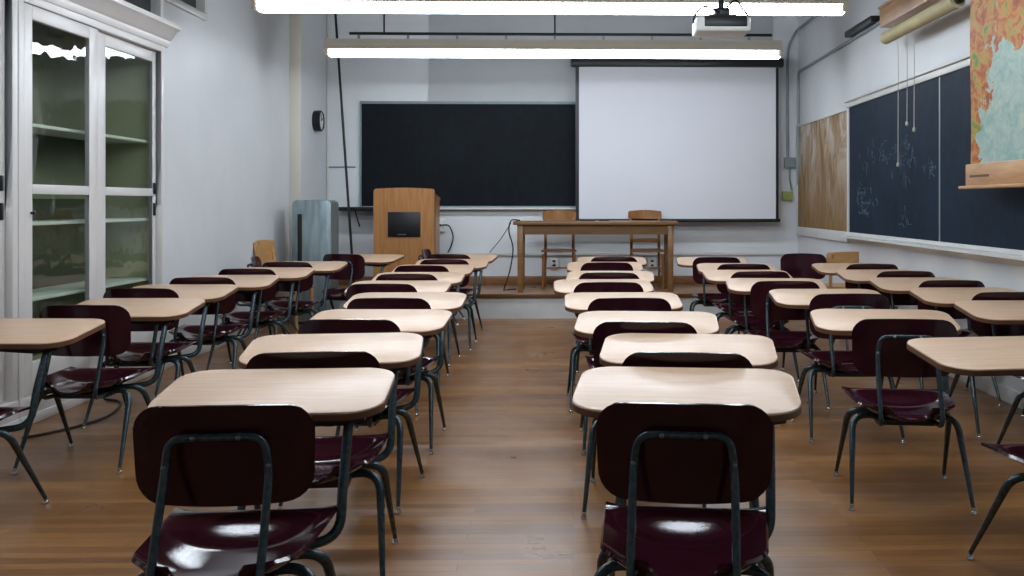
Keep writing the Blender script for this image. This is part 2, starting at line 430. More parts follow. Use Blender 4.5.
# ---------------------------------------------------------------- combination chair desks
DW, DD, DZ, DZF = .70, .45, .72, .778
def unit():
    t_ = thing('student_desk', '', 'desk', (0, 0, 0), 0, 'combination chair desks in rows')
    tilt = (DZF - DZ) / DD
    def top(bm, out, z0, z1):
        prism(bm, out, 'Z', z0, z1)
        return bm
    def tilted(bm, bev=0):
        for v in bm.verts: v.co.z += DZ + tilt * v.co.y
        return bm
    rs = [.095, .095, .115, .115]
    o1 = rrect(-DW / 2, DW / 2, 0, DD, .08, 8, rs)
    bm = top(bmesh.new(), o1, -.024, 0)
    es = [e for e in bm.edges if all(abs(v.co.z) < 1e-5 for v in e.verts)]
    bmesh.ops.bevel(bm, geom=es, offset=.003, segments=2, profile=.5, affect='EDGES')
    d = finish(tilted(bm), 'desktop', M['laminate'], t_)
    bm = bmesh.new(); o2 = rrect(-DW / 2 - .0025, DW / 2 + .0025, -.0025, DD + .0025, .08, 8, [r + .0025 for r in rs])
    n = len(o1); A = [bm.verts.new((*p, -.004)) for p in o1]; Bo = [bm.verts.new((*p, -.005)) for p in o2]; Cv = [bm.verts.new((*p, -.025)) for p in o2]; Dv = [bm.verts.new((*p, -.025)) for p in o1]
    for i in range(n):
        j = (i + 1) % n
        for P, Q in ((A, Bo), (Bo, Cv), (Cv, Dv), (Dv, A)): bm.faces.new((P[i], P[j], Q[j], Q[i]))
    finish(tilted(bm), 'edge_band', M['edge'], d)
    # bracket under the top
    bm = bmesh.new()
    prism(bm, [(-.16, -.026), (.30, -.026), (.30, -.045), (.20, -.06), (.10, -.055), (-.16, -.036)], 'Y', .05, .33)
    finish(tilted(bm), 'desk_bracket', M['dark_metal'], t_)
    # post
    pts = fillet([(-.02, -.22, .360), (.12, -.12, .358), (.246, -.055, .368), (.248, -.03, .50), (.252, .05, .672), (.252, .10, DZ + tilt * .1 - .052), (.24, .30, DZ + tilt * .3 - .052)], .07, 7)
    finish(tube(bmesh.new(), pts, .0148, 12), 'desk_post', M['tube'], t_)
    # seat
    nu, nv = 20, 28; grid = []
    for j in range(nv + 1):
        v = j / nv; vv = 1 - (1 - v) ** 1.15 if v > .5 else v
        y = -.005 - .49 * v
        hw = .236 - .032 * v
        dist = (1 - v) * .49; r = .13
        if dist < r: hw = hw - r + math.sqrt(max(0, r * r - (r - dist) ** 2))
        hw = max(hw, .09)
        row = []
        for i in range(nu + 1):
            u = -1 + 2 * i / nu
            q = min(1, max(0, (v - .05) / .36)); A = .060 * q * q * (3 - 2 * q) * (1 if v < .7 else .92 + .08 * math.cos(PI * (v - .7) / .3))
            z = .450 - A * (1 - abs(u) ** 2.6)
            z -= .012 * max(0, (.12 - v) / .12) ** 2 * (1 - abs(u) ** 6)
            yy = y - (.018 * (1 - u * u) * v ** 6)
            row.append((u * hw, yy, z))
        grid.append(row)
    finish(sheet(grid, -.011), 'seat', M['shell'], t_, angle=60)
    finish(B((-.13, -.40, .348), (.13, -.15, .375), .006), 'seat_bracket', M['dark_metal'], t_)
    # backrest
    nu, nv = 20, 16; grid = []; BW, z0, z1 = .469, .562, .812; r = .068
    for j in range(nv + 1):
        v = .5 - .5 * math.cos(PI * j / nv); z = z0 + (z1 - z0) * v
        dist = min(z - z0, z1 - z); hw = BW / 2 - (.008 * (1 - v))
        if dist < r: hw = hw - r + math.sqrt(max(1e-9, r * r - (r - dist) ** 2))
        row = []
        for i in range(nu + 1):
            u = -1 + 2 * i / nu; x = u * hw; s = x / (BW / 2)
            row.append((x, -.372 - .024 * v + .052 * s * s, z + (.010 * (1 - s * s) if v > .5 else -.004 * (1 - s * s)) * abs(2 * v - 1)))
        grid.append(row)
    finish(sheet(grid, .011), 'backrest', M['shell'], t_, angle=60)
    # inverted U support
    half = [(.105, -.24, .362), (.130, -.527, .37), (.131, -.468, .50), (.129, -.402, .66), (.118, -.409, .745)]
    path = half + [(-x, y, z) for x, y, z in half[::-1]]
    s_ = finish(tube(bmesh.new(), fillet(path, .068, 7), .0112, 10), 'back_support', M['tube'], t_)
    for x, y, z in ((.056, -.4215, .745), (-.056, -.4215, .745), (.129, -.4150, .672), (-.129, -.4150, .672)):
        finish(lathe(bmesh.new(), [(.0065, .004), (.0065, 0), (.004, -.003), (.001, -.004)], seg=10, axis='Y', origin=(x, y, z)), 'rivet', M['rivet'], s_)
    # legs
    for sx in (-1, 1):
        for fr in (0, 1):
            y0 = -.22 if fr else -.31; yk = -.21 if fr else -.33; yf = .04 if fr else -.52
            pts = fillet([(sx * .06, y0, .364), (sx * .228, yk, .386), (sx * .256, yf, .022)], .085, 9)
            n = len(pts); L = [0]
            for a, b in zip(pts, pts[1:]): L.append(L[-1] + (b - a).length)
            rads = [.0148 if l < .25 else .0148 - .0066 * (l - .25) / (L[-1] - .25) for l in L]
            lg = finish(tube(bmesh.new(), pts, rads, 12), 'leg', M['tube'], t_)
            finish(lathe(bmesh.new(), [(.0085, .03), (.0095, .024), (.0085, .016), (.014, .008), (.014, .002), (.011, 0)], sx * .256, yf, 12), 'foot_glide', M['chrome'], lg)
    return t_

ORD = ['first', 'second', 'third', 'fourth', 'fifth', 'sixth', 'seventh', 'eighth', 'ninth']
# (Y of the desk's near edge, pixel column of its backrest, turn in degrees), listed from the camera towards the platform
COLS = {
 'in the row beside the white glass cabinet': [(4.49, -74, -2), (5.53, 82, 0), (6.53, 139, 0), (7.44, 201, 2), (8.36, 246, 0), (9.26, 286, -2), (10.61, 342, -14)],
 'in the row in line with the lectern': [(2.97, 221, 3), (3.89, 312, 6), (4.87, 348, -2), (5.87, 388, 0), (6.84, 381, -1), (7.73, 406, 0), (8.72, 421, -2), (9.63, 444, 0), (10.56, 448, -8)],
 "in the row in line with the teacher's table": [(2.96, 684, -7), (3.84, 687, -7), (4.74, 645, -5), (5.84, 630, 1), (6.93, 609, 2), (7.84, 609, -3), (9.11, 607, 0), (10.02, 614, 0)],
 'second row out from the side chalkboard': [(3.71, 1102, 6), (4.81, 906, -8), (6.06, 851, -2), (7.00, 786, -5), (7.94, 761, 0), (8.87, 744, -3), (9.94, 717, -3)],
 'row beside the side chalkboard wall': [(5.26, 1082, 0), (6.14, 1018, 0), (7.04, 956, 0), (7.94, 907, 0), (8.84, 881, 0)],
}
proto = unit(); first = True
for col, lst in COLS.items():
    n = len(lst)
    for i, (Y, bx, rot) in enumerate(lst):
        o = proto if first else dup(proto); first = False
        X = onY(bx, 250, Y - .37).x - .37 * math.sin(R(rot))
        if 'side chalkboard' in col: X = min(X, XR - .37)
        o.location = (X, Y, 0); o.rotation_euler = (0, 0, R(rot))
        o['label'] = 'maroon chair desk, %s from the platform, %s' % (ORD[n - 1 - i], col)

# loose chairs, same maroon kind without a desk top
def plain_chair(loc, rz, label):
    r = thing('student_chair', label, 'chair', loc, rz, 'loose maroon chairs')
    for ch in proto.children:
        if ch.name.split('.')[0] in ('seat', 'backrest', 'back_support', 'leg', 'seat_bracket'):
            c = ch.copy(); C.objects.link(c); c.parent = r
            for g in ch.children:
                d = g.copy(); C.objects.link(d); d.parent = c
    return r
p = onY(804, 250, 9.85); plain_chair((p.x, 9.85, 0), R(168), 'maroon chair without a desk turned to face the class near the back corner')
plain_chair((-2.715, 9.80, 0), R(-80), 'maroon chair without a desk, its back to the wall past the glass cabinet')
plain_chair((-1.30, 11.27, 0), R(-92), 'maroon chair squeezed between the lectern and the desks, turned sideways')

# ---------------------------------------------------------------- front of the room
def board(name, label, lo, hi, axis, m, fm, ft=.035, cat='chalkboard'):
    """framed board; axis Y: on the back wall, axis X: on the right wall"""
    loc = ((lo[0] + hi[0]) / 2, (lo[1] + hi[1]) / 2, lo[2])
    r = thing(name, label, cat, loc)
    finish(B(lo, hi), 'board', m, r, True)
    return r

# back chalkboard
a, b = onY(362, 104, YB), onY(600, 206, YB)
r = board('chalkboard', 'black chalkboard on the end wall behind the lectern', (a.x, YB - .03, b.z), (b.x, YB, a.z), 'Y', M['slate'], None)
bm = bmesh.new(); f_ = .022
box(bm, (a.x - f_, YB - .04, a.z), (b.x + f_, YB, a.z + f_ + .012), .003); box(bm, (a.x - f_, YB - .04, b.z - f_), (b.x + f_, YB, b.z), .003)
box(bm, (a.x - f_, YB - .04, b.z), (a.x, YB, a.z), .003); box(bm, (b.x, YB - .04, b.z), (b.x + f_, YB, a.z), .003)
finish(bm, 'board_frame', M['steel_grey'], r, True)
finish(B((a.x - f_, YB - .11, b.z - .045), (b.x + f_, YB - .02, b.z - .02), .004), 'chalk_tray', M['trim_white'], r, True)

# projection screen
YS = 12.7
a, b = onY(575.5, 66, YS), onY(778.5, 222, YS)
r = thing('projection_screen', 'white pull-down projection screen with black borders', 'projection screen', ((a.x + b.x) / 2, YS, b.z))
finish(B((a.x + .045, YS - .003, b.z + .03), (b.x - .035, YS + .003, a.z - .01)), 'screen_fabric', M['screen'], r, True)
finish(B((a.x, YS - .0035, b.z + .03), (a.x + .045, YS + .0035, a.z)), 'screen_border', M['black'], r, True)
finish(B((b.x - .035, YS - .0035, b.z + .03), (b.x, YS + .0035, a.z)), 'screen_border', M['black'], r, True)
finish(tube(bmesh.new(), [(a.x - .02, YS, b.z + .02), (b.x + .02, YS, b.z + .02)], .022, 12), 'weight_bar', M['black'], r, True)
finish(B((a.x - .06, YS - .06, a.z - .012), (b.x + .06, YS + .06, a.z + .10), .02), 'screen_case', M['black'], r, True)
for s in (a.x + .2, b.x - .2):
    finish(B((s - .02, YS - .02, a.z + .08), (s + .02, YB, a.z + .12), .004), 'mount', M['dark_metal'], r, True)

# lectern
YLn = 11.9
a, b = onY(373.5, 188, YLn), onY(434.5, 230, YLn)
r = thing('lectern', 'oak lectern with a rounded top and a black panel on its face', 'lectern', ((a.x + b.x) / 2, YLn + .25, PZ))
x0, x1, zt = a.x, b.x, a.z
out = [(x0, PZ), (x1, PZ), (x1, zt - .05)] + [(x1 - .03 - .0 + .03 * math.cos(R(k * 18)), zt - .05 + .04 * math.sin(R(k * 18))) for k in range(1, 6)]
nn = 10
for k in range(nn + 1):
    s = k / nn; out.append((x1 - .035 - (x1 - x0 - .07) * s, zt - .008 + .012 * math.sin(PI * s)))
out += [(x0 + .03 + .03 * math.cos(R(90 + k * 18)), zt - .05 + .04 * math.sin(R(90 + k * 18))) for k in range(1, 6)]
bm = bmesh.new(); prism(bm, out, 'Y', YLn, YLn + .03)
finish(bm, 'front_panel', M['oak'], r, True)
finish(B((x0 + .005, YLn + .03, PZ), (x0 + .03, YLn + .50, zt - .10), .004), 'side_panel', M['oak'], r, True)
finish(B((x1 - .03, YLn + .03, PZ), (x1 - .005, YLn + .50, zt - .10), .004), 'side_panel', M['oak'], r, True)
bm = bmesh.new(); prism(bm, [(YLn + .03, zt - .06), (YLn + .52, zt - .12), (YLn + .52, zt - .145), (YLn + .03, zt - .085)], 'X', x0, x1)
finish(bm, 'reading_top', M['oak'], r, True)
finish(B((x0 + .03, YLn + .03, PZ + .45), (x1 - .03, YLn + .48, PZ + .47)), 'shelf', M['oak'], r, True)
finish(B((x1, YLn + .004, PZ), (x1 + .006, YLn + .035, zt - .05)), 'edge_strip', M['black'], r, True)
pa, pb = onY(388, 212, YLn), onY(420.5, 237, YLn)
pn = finish(B((pa.x, YLn - .012, pb.z), (pb.x, YLn, pa.z), .004), 'control_panel', M['black'], r, True)
mk = onY(402, 234.5, YLn)
finish(B((mk.x - .05, YLn - .0135, mk.z - .006), (mk.x + .05, YLn - .011, mk.z + .006)), 'panel_mark', M['rivet'], pn, True)

# teacher's table
YT0, YT1 = 11.71, 12.34
a, b = onY(513, 221.5, YT0), onY(678, 226, YT0)
r = thing('teacher_table', "long oak teacher's table on the wooden platform", 'table', ((a.x + b.x) / 2, (YT0 + YT1) / 2, PZ))
zt = a.z
finish(B((a.x, YT0, zt - .04), (b.x, YT1, zt), .006), 'tabletop', M['oak_table'], r, True)
bm = bmesh.new()
i_ = .06
box(bm, (a.x + i_, YT0 + i_, zt - .155), (b.x - i_, YT0 + i_ + .022, zt - .04)); box(bm, (a.x + i_, YT1 - i_ - .022, zt - .155), (b.x - i_, YT1 - i_, zt - .04))
box(bm, (a.x + i_, YT0 + i_, zt - .155), (a.x + i_ + .022, YT1 - i_, zt - .04)); box(bm, (b.x - i_ - .022, YT0 + i_, zt - .155), (b.x - i_, YT1 - i_, zt - .04))
finish(bm, 'apron', M['oak_table'], r, True)
for lx in (a.x + .045, b.x - .115):
    for ly in (YT0 + .045, YT1 - .115):
        bm = B((lx, ly, PZ), (lx + .07, ly + .07, zt - .04), .005)
        for v in bm.verts:
            if v.co.z < PZ + .1:
                v.co.x = lx + .035 + (v.co.x - lx - .035) * .8; v.co.y = ly + .035 + (v.co.y - ly - .035) * .8
        finish(bm, 'leg', M['oak_table'], r, True)
TZ = zt
# things lying on the table
p = onY(587, 221, 12.0); tag(finish(B((p.x - .08, 11.95, TZ), (p.x + .10, 12.07, TZ + .018), .004), 'remote_control', M['black']), "flat black remote on the teacher's table near the chair by the chalkboard", 'remote')
p = onY(603, 221, 12.0); o = tag(finish(B((p.x - .05, 11.96, TZ), (p.x + .07, 12.03, TZ + .014), .004), 'eraser', M['dark_metal']), "small dark eraser in the middle of the teacher's table", 'eraser')
p = onY(668, 222, 11.95); o = tag(finish(B((p.x - .10, 11.88, TZ), (p.x + .06, 12.1, TZ + .010), .002), 'notepad', M['dark_metal']), "dark notepad at the end of the teacher's table under the screen", 'notepad')

# wooden chairs (seat at the origin, facing -Y)
def wood_chair(loc, rz, label, m, slats=1, group=None, toprail=(.84, .94), rw=.212):
    r = thing('wooden_chair', label, 'chair', loc, rz, group)
    grid = []
    for j in range(9):
        v = j / 8; y = -.22 + .42 * v; hw = .215 - .03 * v; row = []
        for i in range(11):
            u = -1 + i / 5; row.append((u * hw, y + (.02 * u * u if j == 0 else 0), .45 - .012 * (1 - u * u) * math.sin(PI * v)))
        grid.append(row)
    finish(sheet(grid, -.028), 'seat', m, r, angle=50)
    for sx in (-1, 1):
        finish(tube(bmesh.new(), [(sx * .185, -.19, .43), (sx * .195, -.205, 0)], [.021, .016], 10), 'front_leg', m, r)
        finish(tube(bmesh.new(), spline([(sx * .185, .25, 0), (sx * .175, .19, .42), (sx * .175, .205, .65), (sx * .185, .27, toprail[1] - .01)], 5), .018, 10), 'back_post', m, r)
        finish(tube(bmesh.new(), [(sx * .192, -.2, .2), (sx * .18, .22, .2)], .011, 8), 'stretcher', m, r)
    finish(tube(bmesh.new(), [(-.19, -.2, .26), (.19, -.2, .26)], .011, 8), 'stretcher', m, r)
    grid = []
    for j in range(7):
        z = toprail[0] + (toprail[1] - toprail[0]) * j / 6; row = []
        for i in range(15):
            u = -1 + i / 7; e = rw if 0 < j < 6 else rw - .012
            row.append((u * e, .245 + .02 * (z - .7) + .04 * (1 - u * u), z + (.012 * (1 - u * u) if j > 3 else 0)))
        grid.append(row)
    finish(sheet(grid, .02), 'top_rail', m, r, angle=50)
    for k in range(slats):
        z = .70 - .14 * k
        grid = [[(-.175 + .35 * i / 8, .205 + .03 * (1 - (i / 4 - 1) ** 2), z + d) for i in range(9)] for d in (0, .045)]
        finish(sheet(grid, .014), 'back_slat', m, r, angle=50)
    return r
p = onY(559, 250, 12.24); wood_chair((p.x, 12.36, PZ), 0, "oak chair behind the teacher's table on the lectern side", M['oak_chair'], 0, None, (.83, .95))
p = onY(647, 250, 12.24); wood_chair((p.x, 12.36, PZ), 0, "oak chair with back slats behind the teacher's table, in front of the screen", M['oak_chair'], 2, None, (.85, .95))
p = onY(840, 250, 10.45); wood_chair((p.x, 10.45, 0), R(186), 'pale wooden chair with a broad top rail by the side chalkboard corner', M['pale_wood'], 0, None, (.70, .83), .24)
wood_chair((-3.0, 10.56, 0), R(80), 'pale wooden chair standing sideways to the wall next to the steel cabinet', M['pale_wood'], 1, None, (.72, .94))

# steel cabinet standing by the pillar
YK = 11.1
a, b = onY(292, 200, YK), onY(331, 260, YK)
r = thing('steel_cabinet', 'grey steel floor unit with rounded top corners by the pillar', 'cabinet', ((a.x + b.x) / 2, YK + .18, 0))
bm = bmesh.new(); prism(bm, rrect(a.x, b.x, .03, a.z, .05, 8, [.05, .05, .01, .01]), 'Y', YK, YK + .36, .012)
finish(bm, 'casing', M['steel'], r, True)
s0, s1 = onY(297.5, 214, YK), onY(302, 262, YK)
finish(B((s0.x, YK - .004, .35), (s1.x, YK + .004, s0.z), .002), 'vent_slot', M['slot'], r, True)
finish(B((a.x + .03, YK + .03, 0), (b.x - .03, YK + .33, .03)), 'base', M['black'], r, True)

# leaning pole, wall shelf, clock
a = onY(334.5, 0, 12.75); b = onY(352, 256, 12.55)
dirv = (b - a) / (a.z - b.z); b = b + dirv * (b.z - PZ); a = a - dirv * .0
tag(finish(tube(bmesh.new(), [b, a], .016, 10), 'window_pole', M['dark_metal']), 'thin dark pole leaning against the end wall beside the chalkboard', 'pole')
a, b = onY(336, 207, 12.62), onY(380, 211, 12.62)
r = thing('wall_shelf', 'narrow black bracket shelf on the end wall behind the lectern', 'shelf', ((a.x + b.x) / 2, YB, b.z))
finish(B((a.x, 12.64, b.z), (b.x + .25, YB, a.z), .004), 'shelf_board', M['black'], r, True)
for x in (a.x + .22, b.x + .05):
    finish(tube(bmesh.new(), [(x, YB - .005, b.z - .2), (x, 12.7, b.z)], .01, 8), 'brace', M['black'], r, True)
c = onX(314.5, 121, -3.17)
r = thing('wall_clock', 'small round wall clock with black rim on the pillar', 'clock', (-3.17, c.y, c.z))
finish(lathe(bmesh.new(), [(.125, 0), (.13, .03), (.13, .085), (.115, .095), (.112, .08), (.002, .08)], seg=28, axis='X'), 'case', M['black'], r)
finish(lathe(bmesh.new(), [(.111, .081), (.002, .083)], seg=28, axis='X'), 'dial', M['white_plastic'], r)
bm = bmesh.new(); tube(bm, [(.087, 0, 0), (.087, .05, .04)], .004, 6); tube(bm, [(.087, 0, 0), (.087, -.02, .085)], .003, 6)
finish(bm, 'hands', M['black'], r)

# back wall services
a = onY(326.5, 20, YB)
tag(finish(tube(bmesh.new(), [(a.x + .02, YB - .014, PZ + .11), (a.x + .02, YB - .014, 3.9)], .012, 8), 'conduit', M['trim_white']), 'white upright conduit in the corner next to the pillar', 'pipe')
a, b = onY(329, 167, YB), onY(358, 167, YB)
tag(finish(tube(bmesh.new(), [(a.x + .0, YB - .012, a.z), (b.x - .03, YB - .012, a.z)], .010, 8), 'conduit', M['steel_grey']), 'short grey conduit running level from the corner to the end chalkboard', 'pipe')
a, b = onY(443, 254, YB), onY(790, 254, YB)
tag(finish(B((a.x, YB - .03, a.z - .02), (b.x, YB, a.z + .02), .004), 'wire_raceway', M['trim_white']), 'long flat raceway along the end wall behind the table', 'raceway')
for k, (px, py, lb) in enumerate(((554, 259, 'white socket box under the raceway behind the lectern-side table chair'), (602, 254, 'white socket box under the raceway midway between the table chairs'), (652, 262, 'white socket box under the raceway behind the slatted table chair'))):
    c = onY(px, 264, YB); r = thing('wall_socket', lb, 'socket', (c.x, YB, c.z - .05), 0, 'sockets behind the table')
    finish(B((-.05, -.04, 0), (.05, 0, .125), .006), 'box', M['white_plastic'], r)
    for z in (.035, .09): finish(B((-.018, -.0425, z - .012), (.018, -.039, z + .012), .001), 'outlet', M['slot'], r)
c = onY(441, 225.5, YB)
r = thing('switch_box', 'small white switch box on the end wall next to the lectern', 'box', (c.x, YB, c.z - .08))
finish(B((-.05, -.06, 0), (.05, 0, .17), .008), 'cover', M['white_plastic'], r); finish(B((-.008, -.07, .07), (.008, -.058, .10)), 'switch', M['slot'], r)

def cable(label, pts, rad=.008, cat='cable', name='power_cable', m='cable'):
    return tag(finish(tube(bmesh.new(), spline(pts, 8), rad, 8), name, M[m]), label, cat)
P = lambda x, y, Y: onY(x, y, Y)
cable('black cable looping down the wall beside the lectern', [P(442, 225, YB - .07), P(449, 226, YB - .16), P(453, 236, YB - .12), P(451, 246, YB - .05), P(447, 254, YB - .012)], .009)
cable('black cable hanging from the table end to the platform', [(P(520, 221, 12.0).x, 12.0, TZ + .009), (P(512, 221, 12.0).x - .01, 12.0, TZ + .005), P(509, 232, 12.0), P(513, 248, 12.0), P(510, 270, 12.0), (P(504, 285, 12.0).x, 12.0, PZ + .012), (P(508, 285, 12.0).x, 12.06, PZ + .009), (P(516, 285, 12.0).x, 12.1, PZ + .009)], .008)
cable('thin grey cable slanting from the table corner to the wall raceway', [P(511, 223, 12.2), P(500, 240, 12.55), P(490, 252, YB - .035)], .006, m='steel_grey')
fz = .008
cable('black cable lying on the floor below the white glass cabinet', [(-3.12, 5.75, fz), (-2.98, 5.98, fz), (-2.91, 6.29, fz), (-2.96, 6.6, fz), (-3.05, 6.8, fz), (-3.18, 6.88, fz)], .008)

# ---------------------------------------------------------------- right wall
X = XR
# long side chalkboard
def wy(px): return onX(px, 150, X).y
yA, yB_, yS = wy(851), 4.0, wy(944)
zt, zb = 2.34, 1.035
r = thing('side_chalkboard', 'long dark blue chalkboard with chalk scribbles on the side wall', 'chalkboard', (X, (yA + yB_) / 2, zb))
finish(B((X - .03, yS + .004, zb), (X - .0, yA - .05, zt)), 'slate_panel', M['slate_blue'], r, True)
finish(B((X - .034, yB_, zb), (X - .0, yS - .004, zt)), 'slate_panel', M['slate_blue'], r, True)
bm = bmesh.new()
box(bm, (X - .05, yB_ - .05, zt), (X, yA, zt + .055), .004); box(bm, (X - .07, yB_ - .05, zt + .055), (X, yA + .02, zt + .085), .006)
box(bm, (X - .045, yA - .05, zb - .03), (X, yA, zt), .004)
finish(bm, 'board_frame', M['trim_white'], r, True)
bm = bmesh.new(); prism(bm, [(X, zb - .10), (X, zb), (X - .045, zb), (X - .05, zb - .025), (X - .12, zb - .03), (X - .12, zb - .055), (X - .05, zb - .065), (X - .03, zb - .10)], 'Y', yB_ - .05, yA)
finish(bm, 'chalk_tray', M['trim_white'], r, True)
finish(B((X - .037, yS - .012, zb), (X - .03, yS + .012, zt), .001), 'seam', M['steel_grey'], r, True)
rnd = random.Random(11)
def stroke(cy, cz, sc, n=6):
    pts = []; y, z, a = cy, cz, rnd.uniform(0, 6.28)
    for k in range(n):
        pts.append(Vector((X - .0318, y, z))); a += rnd.uniform(-1.5, 1.5)
        y += sc * math.cos(a) * rnd.uniform(.5, 1); z += sc * math.sin(a) * rnd.uniform(.5, 1)
    tube(bm, spline(pts, 3), .0019, 4)
for (px, py, w, n) in ((866, 160, 8, 8), (878, 150, 8, 7), (884, 160, 10, 8), (896, 152, 10, 8), (905, 145, 8, 6), (912, 160, 12, 12), (925, 168, 10, 10), (935, 172, 8, 8), (900, 175, 10, 8), (865, 190, 8, 7), (868, 205, 8, 6), (862, 196, 6, 5), (904, 222, 4, 7), (866, 213, 5, 4), (950, 165, 7, 5), (955, 175, 6, 4), (940, 200, 6, 4)):
    bm = bmesh.new()
    for k in range(n):
        q = onX(px + rnd.uniform(-w, w), py + rnd.uniform(-5, 5), X - .03)
        if q.z < zb + .05: continue
        if abs(q.y - yS) < .12 or q.y > yA - .2: continue
        if q.y < yS: q.x -= .004
        stroke(q.y, q.z, rnd.uniform(.018, .04), rnd.randint(4, 7))
    finish(bm, 'chalk_mark', M['chalk'], r, True) if bm.verts else bm.free()
for px, py in ((862, 193), (866, 203), (863, 213)):
    q = onX(px, py, X - .03)
    bm = bmesh.new(); pts = [Vector((X - .0318, q.y - .02 * k * .9 + .15, q.z + .016 * math.sin(k * 2.1))) for k in range(16)]
    tube(bm, spline(pts, 3), .0018, 4); finish(bm, 'chalk_mark', M['chalk'], r, True)
# brown board in the corner
y0, y1 = yA + .03, wy(798)
y1 = min(y1, YB - .1)
r = thing('pin_board', 'brown board smeared with white at the far end of the side wall', 'board', (X, (y0 + y1) / 2, zb))
finish(B((X - .02, y0, zb), (X, y1, zt - .02)), 'board', M['brown_board'], r, True)
bm = bmesh.new()
box(bm, (X - .035, y0 - .02, zt - .02), (X, y1 + .04, zt + .015), .003); box(bm, (X - .035, y1, zb), (X, y1 + .04, zt - .02), .003); box(bm, (X - .035, y0 - .02, zb - .11), (X, y1 + .04, zb), .004)
finish(bm, 'board_frame', M['trim_white'], r, True)

# pull-down wall map on its roller
XM = X - .20
ya = onX(970.5, 100, XM).y; zb_ = onX(970.5, 165, XM).z; yb = ya - 1.55
r = thing('wall_map', 'coloured pull-down map hanging in front of the side chalkboard', 'map', (XM, (ya + yb) / 2, zb_))
grid = [[(XM + .012 * math.sin(j * .8) * .4 + .01 * (i / 12 - .5) ** 2, ya + (yb - ya) * i / 12, zb_ - .01 + 1.45 * j / 10) for i in range(13)] for j in range(11)]
finish(sheet(grid, .002), 'map_sheet', M['map'], r, True)
bz = onX(970.5, 189, XM).z
finish(B((XM - .018, yb - .03, bz + .02), (XM + .018, ya + .045, zb_ + .004), .006), 'bottom_bar', M['case_wood'], r, True)
finish(B((XM - .04, yb - .05, bz), (XM + .03, ya + .12, bz + .022), .006), 'bottom_ledge', M['case_wood'], r, True)
q0, q1 = onX(970, 176.5, XM - .018), onX(989, 175, XM - .018)
finish(B((XM - .0205, q1.y, q0.z - .008), (XM - .017, q0.y, q0.z + .008)), 'name_plate', M['edge'], r, True)
finish(tube(bmesh.new(), [(XM, yb - .08, zb_ + 1.45), (XM, ya + .08, zb_ + 1.45)], .035, 12), 'roller', M['case_wood'], r, True)
for y in (yb - .06, ya + .06):
    finish(B((XM + .02, y - .012, zb_ + 1.43), (X, y + .012, zb_ + 1.5), .003), 'bracket', M['dark_metal'], r, True)

# map cases high on the wall
ya, yb = wy(880), wy(966)
r = thing('map_case', 'long wooden map case high above the side chalkboard', 'map case', (X, (ya + yb) / 2, 2.98))
xo = X - .14
ca = onX(879.5, 28, X - .14)
finish(B((X - .14, onX(956, 20, X - .14).y, ca.z), (X - .02, ca.y, ca.z + .17), .008), 'case_body', M['case_wood'], r, True)
finish(B((X - .15, onX(956, 20, X - .14).y, ca.z + .17), (X, ca.y + .03, ca.z + .195), .006), 'case_lid', M['case_wood'], r, True)
XQ = X - .20
cr = onX(886, 38, XQ); cs = onX(958, 4, XQ)
r = thing('rolled_map', 'cream rolled-up map hanging just below the wooden map case', 'map', (XQ, (cr.y + cs.y) / 2, cr.z))
finish(tube(bmesh.new(), [(XQ, cs.y, cr.z), (XQ, cr.y, cr.z)], .055, 16), 'roll', M['map_back'], r, True)
finish(tube(bmesh.new(), [(XQ, cs.y - .04, cr.z), (XQ, cs.y - .002, cr.z)], .03, 10), 'roller_end', M['black'], r, True)
finish(tube(bmesh.new(), [(XQ, cr.y + .002, cr.z), (XQ, cr.y + .03, cr.z)], .02, 10), 'roller_end', M['case_wood'], r, True)
for y in (cs.y + .12, cr.y - .12):
    finish(tube(bmesh.new(), [(XQ, y, cr.z + .05), (XQ + .07, y, ca.z + .01)], .004, 6), 'hanger', M['cord'], r, True)
for k, (px, py, lb) in enumerate(((898, 163, 'longest pull cord hanging over the side chalkboard'), (907, 122, 'pull cord hanging between the two others above the chalkboard'), (914, 128, 'short pull cord hanging closest to the big map'))):
    tp = onX(px, 40, XQ); bt = onX(px, py, XQ)
    r = thing('pull_cord', lb, 'cord', (XQ, tp.y, bt.z), 0, 'pull cords of the rolled maps')
    finish(tube(bmesh.new(), [(XQ, tp.y, cr.z - .05), (XQ + .004, tp.y + .006, (cr.z + bt.z) / 2), (XQ, tp.y, bt.z)], .0035, 6), 'string', M['cord'], r, True)
    finish(lathe(bmesh.new(), [(.004, .04), (.010, .03), (.013, .012), (.008, 0)], seg=10, origin=(XQ, tp.y, bt.z - .03)), 'pull_knob', M['cord'], r, True)

# conduits in the corner and along the side wall
xa = onY(787.5, 60, YB - .02)
pts = [(xa.x, YB - .03, onY(787, 160, YB).z), (xa.x, YB - .03, 3.05), (xa.x, YB - .03, 3.38), (X - .03, YB - .06, 3.58), (X - .03, 8.45, 3.58)]
tag(finish(tube(bmesh.new(), fillet(pts, .12, 6), .018, 8), 'conduit', M['steel_grey']), 'grey conduit rising in the far corner beside the screen', 'pipe')
a = onX(798.5, 130, X); z1 = onX(800, 72, X).z; e = onX(884, 27, X)
pts = [(X - .022, min(a.y, YB - .12), onX(797, 185, X).z), (X - .022, min(a.y, YB - .12), z1), (X - .022, e.y + 1.3, z1 + .01), (X - .022, e.y, z1 + .02)]
tag(finish(tube(bmesh.new(), fillet(pts, .1, 6), .018, 8), 'conduit', M['steel_grey']), 'grey conduit bending along the side wall above the brown board', 'pipe')
c = onY(789, 163, YB)
r = thing('junction_box', 'grey junction box on the end wall at the foot of the conduit', 'box', (c.x, YB, c.z - .06))
